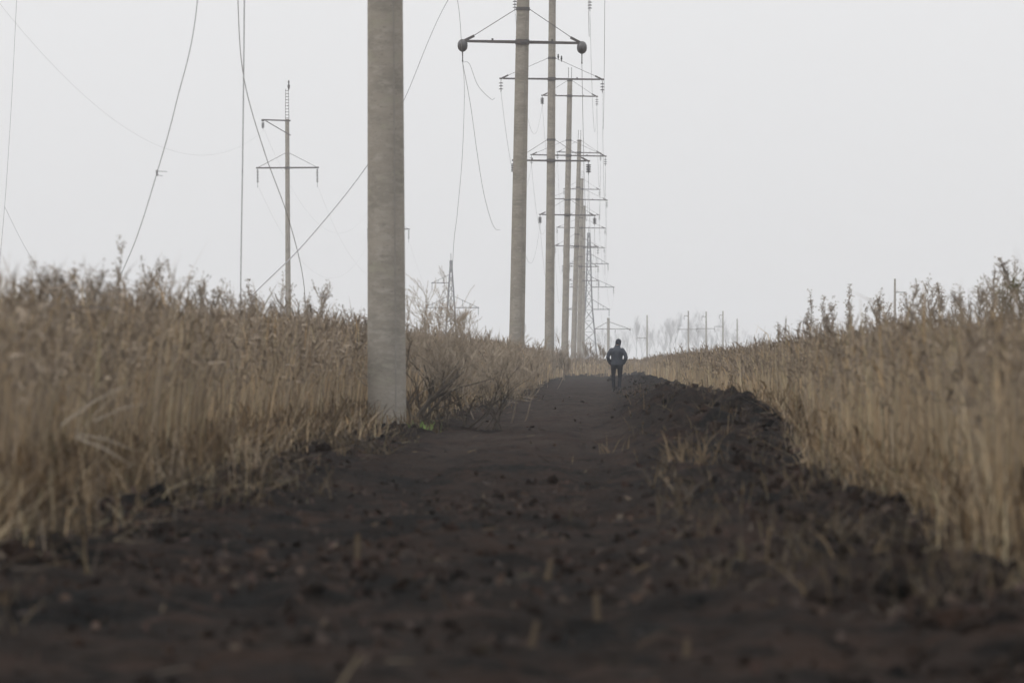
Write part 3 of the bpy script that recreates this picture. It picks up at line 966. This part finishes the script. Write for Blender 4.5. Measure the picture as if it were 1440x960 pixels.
# shrub by the first pole
base = at(578, 604, 84.8)
rs = random.Random(17)
stems = [((-.05, -.1, -.1), (.5, -.1, 1), 1.3, .05), ((-.02, .05, -.1), (.95, .1, .9), 1.1, .03), ((0, .1, -.1), (.2, .1, 1), 1.15, .026), ((.3, .1, -.1), (.2, .1, 1), 1.1, .024), ((.5, .3, -.1), (-.1, .1, 1), 1.05, .024)]
for i in range(16):
    x_ = rs.uniform(-.05, 1.45)
    stems.append(((x_, rs.uniform(.2, 1.6), -.1), (rs.gauss(.15, .35), rs.gauss(0, .2), 1), rs.uniform(.8, 1.2)*(1.15-.3*x_), rs.uniform(.013, .021)))
woody('bare_shrub', (base.x, base.y, 0), stems,
      4, 3, 'tangled bare leafless shrub growing at the foot of the thick pole', 'shrub', M['shrub_bark'], M['shrub_twig'], split=2,
      partnames=('stem', 'branches'), minr=.0034, kids=(3, 4), spread=.62, up=.26, bend=.2)
for i, (px, D, hgt, nst, lab) in enumerate([
        (648, 96, .8, 6, 'low brown thicket of bare twigs just behind the leafless shrub'),
        (752, 214, 1.0, 6, 'thin bare bush beside the pole with ball insulators'),
        (788, 300, 1.1, 6, 'faint bare bush growing between the third and fourth poles'),
        (829, 430, 1.6, 7, 'hazy bare bush growing under the far lattice tower'),
        (705, 160, .75, 6, 'low bare bush at the track edge before the pole with ball insulators')]):
    p = at(px, 500, D); rnd = random.Random(40+i)
    woody('bare_bush', (p.x, p.y, 0), [((rnd.gauss(0, .5), rnd.gauss(0, .4), -.1), (rnd.gauss(0, .3), rnd.gauss(0, .2), 1), hgt*rnd.uniform(.7, 1.1), .014) for _ in range(nst)],
          3, 60+i, lab, 'bush', M['bark'], M['twig'], partnames=('stem', 'branches'), minr=.004+D*.000018, kids=(3, 5), spread=.5, up=.35)

# far trees
protos = []
for i in range(6):
    rnd = random.Random(90+i)
    t = woody('distant_tree', (0, 0, -.1), [((0, 0, -.3), (rnd.gauss(0, .06), rnd.gauss(0, .06), 1), 8.5, .22)], 4, 200+i,
              'bare leafless tree in the pale hazy row along the horizon', 'tree', M['far_tree'], M['far_tree'],
              group='far trees in the haze', minr=.011, kids=(4, 6), spread=.55, up=.35, taper=.7, bend=.1)
    protos.append(t)
xs_ = [838, 848, 862, 872, 882, 893, 903, 914, 922, 931, 940, 949, 957, 966, 975, 984, 993, 1002, 1012, 1023, 1034, 1046, 1058, 1072, 1086, 1102, 1120, 1145, 1175, 815, 796, 778]
for i, px in enumerate(xs_):
    t = protos[i] if i < 6 else copy_tree(protos[i % 6])
    D = random.uniform(2700, 3250)
    t.location = ((px-VX)*D/FPX, D, -.1)
    t.rotation_euler = (0, 0, random.uniform(0, 6.28))
    hs = 1.4*(1.0 if 880 < px < 1030 else .72)*random.uniform(.75, 1.15)
    t.scale = (hs*.9, hs*.9, hs)

# ------------------------------------------------------------------ tall weeds standing over the reeds
def weed(px, top, D, seed, label, group, style='seed', thick=1.0, lean=0.0, material=None):
    rnd = random.Random(seed)
    p = at(px, top, D); H = p.z
    root = empty('tall_weed', (p.x, D, -.08))
    st = MB(); sd_ = MB()
    H += .08
    pts = []; x = 0; yv = 0
    for i in range(9):
        t = i/8
        pts.append(Vector((x + lean*t*t, yv, H*t))); x += rnd.gauss(0, .022); yv += rnd.gauss(0, .02)
    st.tube(pts, [.008*thick*(1-.75*i/8) for i in range(9)], 5)
    def clump(c, r, n):
        for _ in range(n):
            d = Vector((rnd.gauss(0, 1), rnd.gauss(0, 1), rnd.gauss(.5, 1))).normalized()
            q_ = c + Vector((rnd.gauss(0, r*.4), rnd.gauss(0, r*.4), rnd.gauss(0, r)))
            l = rnd.uniform(.02, .06); w = rnd.uniform(.003, .008)*thick; sv = d.orthogonal().normalized()
            e = q_+d*l
            sd_.quad(q_-sv*w*.4, q_+sv*w*.4, e+sv*w, e-sv*w)
    nb = {'seed': 9, 'spike': 12, 'bushy': 16}[style]
    for k_ in range(nb):
        t = rnd.uniform(.5, .97) if style != 'bushy' else rnd.uniform(.4, .97)
        i = min(int(t*8), 7); b0 = pts[i].lerp(pts[i+1], t*8-i)
        a = rnd.uniform(0, 6.28)
        L = (1.15-t)*H*{'seed': .26, 'spike': .12, 'bushy': .4}[style]*rnd.uniform(.6, 1.3)
        d = Vector((math.cos(a)*.75, math.sin(a)*.6, rnd.uniform(.6, 1.4))).normalized()
        m1 = b0+d*L*.5; e = b0+d*L+Vector((0, 0, L*.25))
        st.tube([b0, m1, e], [.0055*thick, .0045*thick, .003*thick], 3, cap=False)
        for u in (.35, .6, .8, 1.0): clump(b0.lerp(e, u), .03, 2)
        if style == 'bushy':
            for _ in range(3):
                u = rnd.uniform(.3, .9); c0 = b0.lerp(e, u); d2 = (d+Vector((rnd.gauss(0, .6), rnd.gauss(0, .5), .3))).normalized()
                st.tube([c0, c0+d2*L*.4], [.0028*thick, .002*thick], 3, cap=False); clump(c0+d2*L*.35, .04, 2)
    for u in np.linspace(.72, 1.0, 9):
        i = min(int(u*8), 7); clump(pts[i].lerp(pts[i+1], u*8-i), .03, 4)
    st.build('stem', M['weed'], root, False); tag(sd_.build('seed_heads', material or M['weed_seed'], root), kind='stuff')
    return tag(root, label, 'weed', group)

gr = 'tall dry weeds above the reeds behind the spoil bank'
rw = [(1132, 436, 'spike'), (1140, 408, 'spike'), (1157, 417, 'spike'), (1171, 440, 'spike'), (1181, 426, 'seed'), (1197, 404, 'spike'), (1210, 430, 'spike'), (1229, 410, 'seed'),
      (1240, 425, 'seed'), (1248, 430, 'bushy'), (1270, 420, 'seed'), (1283, 407, 'bushy'), (1303, 390, 'seed'), (1312, 410, 'bushy'), (1326, 400, 'seed'), (1340, 425, 'spike'),
      (1352, 418, 'bushy'), (1366, 410, 'bushy'), (1380, 400, 'seed'), (1392, 388, 'bushy'), (1405, 398, 'seed'), (1088, 460, 'bushy'), (1078, 470, 'spike'), (1105, 474, 'spike'), (1150, 452, 'bushy'),
      (1120, 455, 'spike'), (1164, 432, 'spike'), (1188, 436, 'spike'), (1204, 424, 'spike'), (1220, 428, 'spike'), (1264, 432, 'spike'), (1292, 418, 'spike'), (1318, 404, 'spike'), (1333, 412, 'spike'), (1360, 404, 'spike'), (1386, 396, 'spike'), (1412, 386, 'spike')]
for i, (px, top, stl) in enumerate(rw):
    D = random.uniform(62, 92) if px > 1120 else random.uniform(95, 120)
    lab = {'seed': 'tall dry weed with open seed branches above the reeds behind the bank', 'spike': 'narrow spiky dry weed stalk above the reeds behind the bank',
           'bushy': 'many-branched dry weed above the reeds behind the bank'}[stl]
    weed(px, top, D, 500+i, lab, gr, stl, 1.6, random.gauss(0, .06))
weed(1422, 374, 66, 560, 'tallest branching weed rising above the reeds behind the bank, beside an olive one', gr, 'bushy', 1.6, -.1)
weed(1434, 398, 64, 561, 'olive green leafy weed above the reeds behind the bank', gr, 'bushy', 2.2, .05, M['weed_olive'])
gl = 'tall dry weeds above the brown reeds on the pole side'
lw = [(15, 388, 42, 'bushy'), (45, 392, 42, 'seed'), (88, 378, 44, 'spike'), (97, 398, 44, 'bushy'), (143, 342, 50, 'seed'), (118, 374, 48, 'spike'), (185, 398, 50, 'spike'), (203, 382, 54, 'bushy'),
      (240, 400, 58, 'seed'), (278, 405, 60, 'bushy'), (299, 408, 62, 'seed'), (312, 404, 62, 'seed'), (335, 420, 64, 'bushy'), (355, 393, 72, 'spike'), (378, 386, 74, 'seed'),
      (388, 400, 76, 'spike'), (415, 420, 78, 'seed'), (440, 408, 80, 'bushy'), (462, 432, 84, 'spike'), (493, 440, 88, 'spike'), (505, 438, 90, 'spike'), (508, 446, 90, 'bushy'), (588, 420, 100, 'spike'), (600, 408, 100, 'spike'),
      (5, 395, 40, 'spike'), (30, 400, 40, 'bushy'), (60, 396, 42, 'bushy'), (72, 402, 44, 'spike'), (112, 398, 44, 'bushy'), (130, 400, 46, 'seed'), (158, 396, 48, 'bushy'), (172, 388, 48, 'seed'),
      (220, 398, 54, 'bushy'), (256, 410, 58, 'spike'), (268, 398, 58, 'seed'), (322, 414, 62, 'spike'), (345, 418, 66, 'bushy'), (400, 424, 76, 'bushy'), (430, 426, 80, 'seed'), (476, 440, 86, 'bushy')]
for i, (px, top, D, stl) in enumerate(lw):
    lab = {'seed': 'tall dry weed with open seed branches above the brown pole-side reeds', 'spike': 'narrow spiky dry weed stalk above the brown pole-side reeds',
           'bushy': 'many-branched dry weed above the brown pole-side reeds'}[stl]
    weed(px, top, D, 600+i, lab, gl, stl, 1.25, .16+random.gauss(0, .07))

# ------------------------------------------------------------------ broken reeds, stubs, fallen stalk
def broken(px0, py0, px1, py1, D, w, label):
    a = at(px0, py0, D); b_ = at(px1, py1, D+.25)
    d = b_-a; sv = Vector((0, .35, 1)).cross(d).normalized(); sv = d.cross(sv).normalized()
    m = MB(); mid = d*.5 + Vector((0, 0, .02))
    t = Vector((0, w*.35, 0))
    for q0, q1, w0, w1 in ((Vector((0, 0, 0)), mid, w, w*.85), (mid, d, w*.85, w*.3)):
        m.quad(q0-sv*w0, q0+t, q1+t, q1-sv*w1); m.quad(q0+t, q0+sv*w0, q1+sv*w1, q1+t)
    o = m.build('broken_reed', M['pale_reed']); o.location = a
    return tag(o, label, 'reed', 'pale snapped reeds leaning out of the reed bed')
broken(104, 614, 186, 655, 33, .0065, 'wide pale snapped reed blade pointing down, lowest of the four')
broken(106, 610, 192, 634, 33.1, .005, 'pale snapped reed blade just above the lowest one')
broken(84, 598, 176, 541, 33.2, .006, 'pale snapped reed blade slanting steeply upward')
broken(130, 592, 210, 566, 33.3, .004, 'thin pale snapped reed blade slanting gently upward')

def stub(px, py, hpx, wpx, lean, label, dark=False):
    D = FPX*CAMZ/(py-VY); s = FPX/D
    p = at(px, py, D); p.z = float(terrain(np.array([p.x]), np.array([p.y]))[0])
    m = MB(); L = hpx/s; r = wpx/s/2
    m.tube([(0, 0, -.03), (L*math.sin(lean)*.5, .01, L*.5*math.cos(lean)), (L*math.sin(lean), .02, L*math.cos(lean)+.012)], [r*1.1, r, r*.8], 7)
    o = m.build('straw_stub', M['stub']); o.location = p
    return tag(o, label, 'stub', 'short cut straw stubs stuck in the soil')
stub(502, 812, 44, 9, .02, 'upright tan straw stub standing alone in the black soil')
stub(841, 876, 34, 9, -.1, 'short thick straw stub tilted slightly, beside bare black soil')
stub(745, 906, 40, 9, .25, 'leaning straw stub with pale broken foot')
stub(882, 804, 32, 8, 1.35, 'straw stub lying nearly flat on the black soil')
stub(768, 812, 26, 10, .3, 'stubby ragged straw piece sticking out of the black soil')
stub(965, 930, 30, 9, .05, 'pale straw stub close to the dead grass at the bank')
p = at(1345, 838, 22)
m = MB(); m.tube([(0, 0, -.02), (.12, -.2, .03), (.25, -.5, .01), (.42, -.8, -.05)], [.012, .013, .011, .008], 7)
o = m.build('fallen_stalk', M['stub']); p.z = float(terrain(np.array([p.x]), np.array([p.y]))[0])+.05; o.location = p
tag(o, 'long fallen straw stalk lying on dark soil below the tan reeds', 'stalk')

# ------------------------------------------------------------------ person
def remeshed(b, name, voxel, material, parent, smooth_iter=4):
    me = b.mesh(name)
    o = bpy.data.objects.new(name, me); COL.objects.link(o)
    r = o.modifiers.new('r', 'REMESH'); r.mode = 'VOXEL'; r.voxel_size = voxel
    s_ = o.modifiers.new('s', 'SMOOTH'); s_.iterations = smooth_iter; s_.factor = .5
    dg = bpy.context.evaluated_depsgraph_get(); dg.update()
    nm = bpy.data.meshes.new_from_object(o.evaluated_get(dg))
    bpy.data.objects.remove(o); bpy.data.meshes.remove(me)
    nm.name = name
    nm.polygons.foreach_set('use_smooth', [True]*len(nm.polygons))
    nm.materials.clear()
    return link(name, nm, material, parent)

def limb(b, pts, radii, n=12):
    b.tube(pts, radii, n)
    for p_, r_ in zip(pts, radii): b.ell(p_, (r_, r_, r_), n=10, m=6)

MAN_Y = 186.0; MAN_X = (867.5-VX)*MAN_Y/FPX
man_z = float(np.max(terrain(np.array([MAN_X-.09, MAN_X+.05]), np.array([MAN_Y+.06, MAN_Y-.1]))))
person = empty('person', (MAN_X, MAN_Y, man_z))
tag(person, 'person in dark jacket, cap and trousers walking away along the track, hands in pockets', 'person')
hip = .88
def leg_pts(s):
    if s < 0: return [(-.105, 0, hip), (-.115, .05, .48), (-.10, .06, .10)]
    return [(.105, 0, hip), (.098, .02, .47), (.07, -.10, .10)]
SH = lambda s: (s*.172, .02, 1.372)
EL = lambda s: (s*.298, -.07, 1.13)
WR = lambda s: (s*.225, .05, .955)
b = MB()
b.ell((0, 0, .93), (.165, .11, .12)); b.ell((0, .0, 1.08), (.145, .1, .16)); b.ell((0, .02, 1.28), (.17, .11, .17)); b.ell((0, .03, 1.39), (.17, .085, .07))
limb(b, [(.01, .05, 1.42), (.03, .10, 1.53)], [.06, .055])
hr = Euler((R(-22), R(10), 0)).to_matrix()
hc = Vector((.045, .125, 1.61))
b.ell(hc, (.077, .097, .115), hr, 16, 12)
b.ell(hc+hr@Vector((0, .05, -.07)), (.055, .055, .06), hr)                       # jaw
b.ell(hc+hr@Vector((0, .105, -.02)), (.014, .024, .028), hr, 8, 6)                # nose
b.ell(hc+hr@Vector((0, .088, .025)), (.055, .014, .012), hr, 8, 6)                # brow
b.ell(hc+hr@Vector((0, .094, -.062)), (.026, .012, .01), hr, 8, 6)                # mouth
for s in (-1, 1): b.ell(hc+hr@Vector((s*.078, -.005, -.01)), (.012, .022, .034), hr, 8, 6)
for s in (-1, 1):
    limb(b, leg_pts(s), [.085, .058, .042])
    a_ = Vector(leg_pts(s)[2]); b.ell(a_+Vector((s*.01, .07, -.06)), (.04, .125, .04)); 
    limb(b, [SH(s), EL(s), WR(s)], [.055, .043, .03])
    w = Vector(WR(s)); pd = Vector((-s*.25, .55, -.8)).normalized(); sx = Vector((s*.3, .8, .5)).normalized()
    b.ell(w+pd*.055, (.022, .04, .055), pd.to_track_quat('Z', 'Y').to_matrix())
    for k_, (ln, of) in enumerate(((.07, .03), (.08, .01), (.074, -.01), (.058, -.03))):
        q0 = w+pd*.09+sx*of; limb(b, [q0, q0+pd*ln*.5, q0+pd*ln*.8+Vector((-s*.03, 0, 0))], [.0095, .009, .008], 8)
    q0 = w+pd*.04+sx*.035; limb(b, [q0, q0+pd*.03+sx*.03, q0+pd*.06+sx*.035], [.012, .011, .009], 8)
remeshed(b, 'body', .011, M['skin'], person, 2)

b = MB()
b.lathe([(.19, .875), (.205, .89), (.2, .98), (.19, 1.08), (.2, 1.2), (.21, 1.28), (.205, 1.34), (.17, 1.40), (.12, 1.445), (.085, 1.485)], 24, (0, .02, 0), 1, .72)
b.ell((0, .025, 1.33), (.215, .12, .09))
for s in (-1, 1):
    limb(b, [SH(s), (s*.262, -.03, 1.25), EL(s), (s*.262, 0, 1.035), WR(s)], [.078, .07, .064, .06, .054])
    b.box((s*.2, .08, .95), (.05, .1, .14))
jk = remeshed(b, 'jacket', .012, M['jacket'], person, 4)
b = MB(); b.lathe([(.09, 1.43), (.105, 1.45), (.092, 1.525), (.08, 1.535)], 18, (.018, .075, 0), 1, .95)
b.build('collar', M['jacket'], jk, True)
b = MB()
b.lathe([(.12, .76), (.175, .82), (.168, .95), (.15, 1.0)], 20, (0, 0, 0), 1, .72)
for s in (-1, 1): limb(b, leg_pts(s), [.098, .068, .058])
remeshed(b, 'trousers', .012, M['trousers'], person, 4)
b = MB()
b.lathe([(.084, -.015), (.092, .0), (.094, .03), (.088, .07), (.068, .105), (.035, .126), (.008, .133)], 18, (0, 0, 0), 1.02, 1.15)
cp = b.build('knit_cap', M['cap'], person, True); cp.location = hc; cp.rotation_euler = (R(-22), R(10), 0)
b = MB(); b.lathe([(.084, -.085), (.09, -.07), (.096, .022), (.09, .028)], 18, (0, 0, 0), 1.02, 1.2)
b.build('cap_cuff', M['cap'], cp, True)
for s in (-1, 1):
    a_ = Vector(leg_pts(s)[2]); b = MB()
    b.ell((s*.012, .06, -.052), (.05, .15, .05)); b.ell((0, -.01, -.0), (.055, .07, .075)); b.box((s*.012, .055, -.09), (.085, .26, .03))
    o = remeshed(b, 'shoe', .01, M['shoe'], person, 3); o.location = a_

# ------------------------------------------------------------------ birds on the third pole's tie
for i, (px, py) in enumerate(((785, 80), (789.6, 82.5))):
    p = at(px, py, POLE_Y[2]-.05)
    root = empty('bird', p)
    b = MB(); b.ell((0, 0, 0), (.055, .085, .10), Euler((R(35), 0, 0)).to_matrix()); b.ell((0, -.05, .12), (.04, .045, .045))
    b.lathe([(.03, .05), (.042, .12)], 8, (0, -.035, 0)); b.build('body', M['feather'], root, True)
    MB().box((0, .11, -.12), (.045, .03, .13), Euler((R(35), 0, 0)).to_matrix()).build('tail', M['feather'], root)
    MB().lathe([(.012, 0), (.003, .04)], 6).build('beak', M['steel'], root).matrix_local = Matrix.Translation((0, -.09, .12)) @ Matrix.Rotation(R(100), 4, 'X')
    for s in (-1, 1): MB().tube([(s*.02, 0, -.06), (s*.02, 0, -.14)], .006, 5).build('leg', M['steel'], root)
    tag(root, ['small dark bird perched on the tie rod next to the pole', 'small dark bird perched lower on the tie rod, farther out from the pole'][i], 'bird', 'birds perched on the tie rod')

# ------------------------------------------------------------------ haze
b = MB(); b.box((0, 1650, 16), (7000, 3560, 36))
me = b.mesh('haze'); hz = link('haze', me, None)
hm = bpy.data.materials.new('haze'); hm.use_nodes = True
t = hm.node_tree; t.nodes.clear()
mo = t.nodes.new('ShaderNodeOutputMaterial'); pv = t.nodes.new('ShaderNodeVolumePrincipled')
pv.inputs['Color'].default_value = (.92, .955, 1, 1)
pv.inputs['Density'].default_value = .00031
pv.inputs['Anisotropy'].default_value = .35
t.links.new(pv.outputs[0], mo.inputs['Volume'])
me.materials.append(hm)
tag(hz, 'thin pale haze filling the air over the whole field', 'haze', kind='stuff')
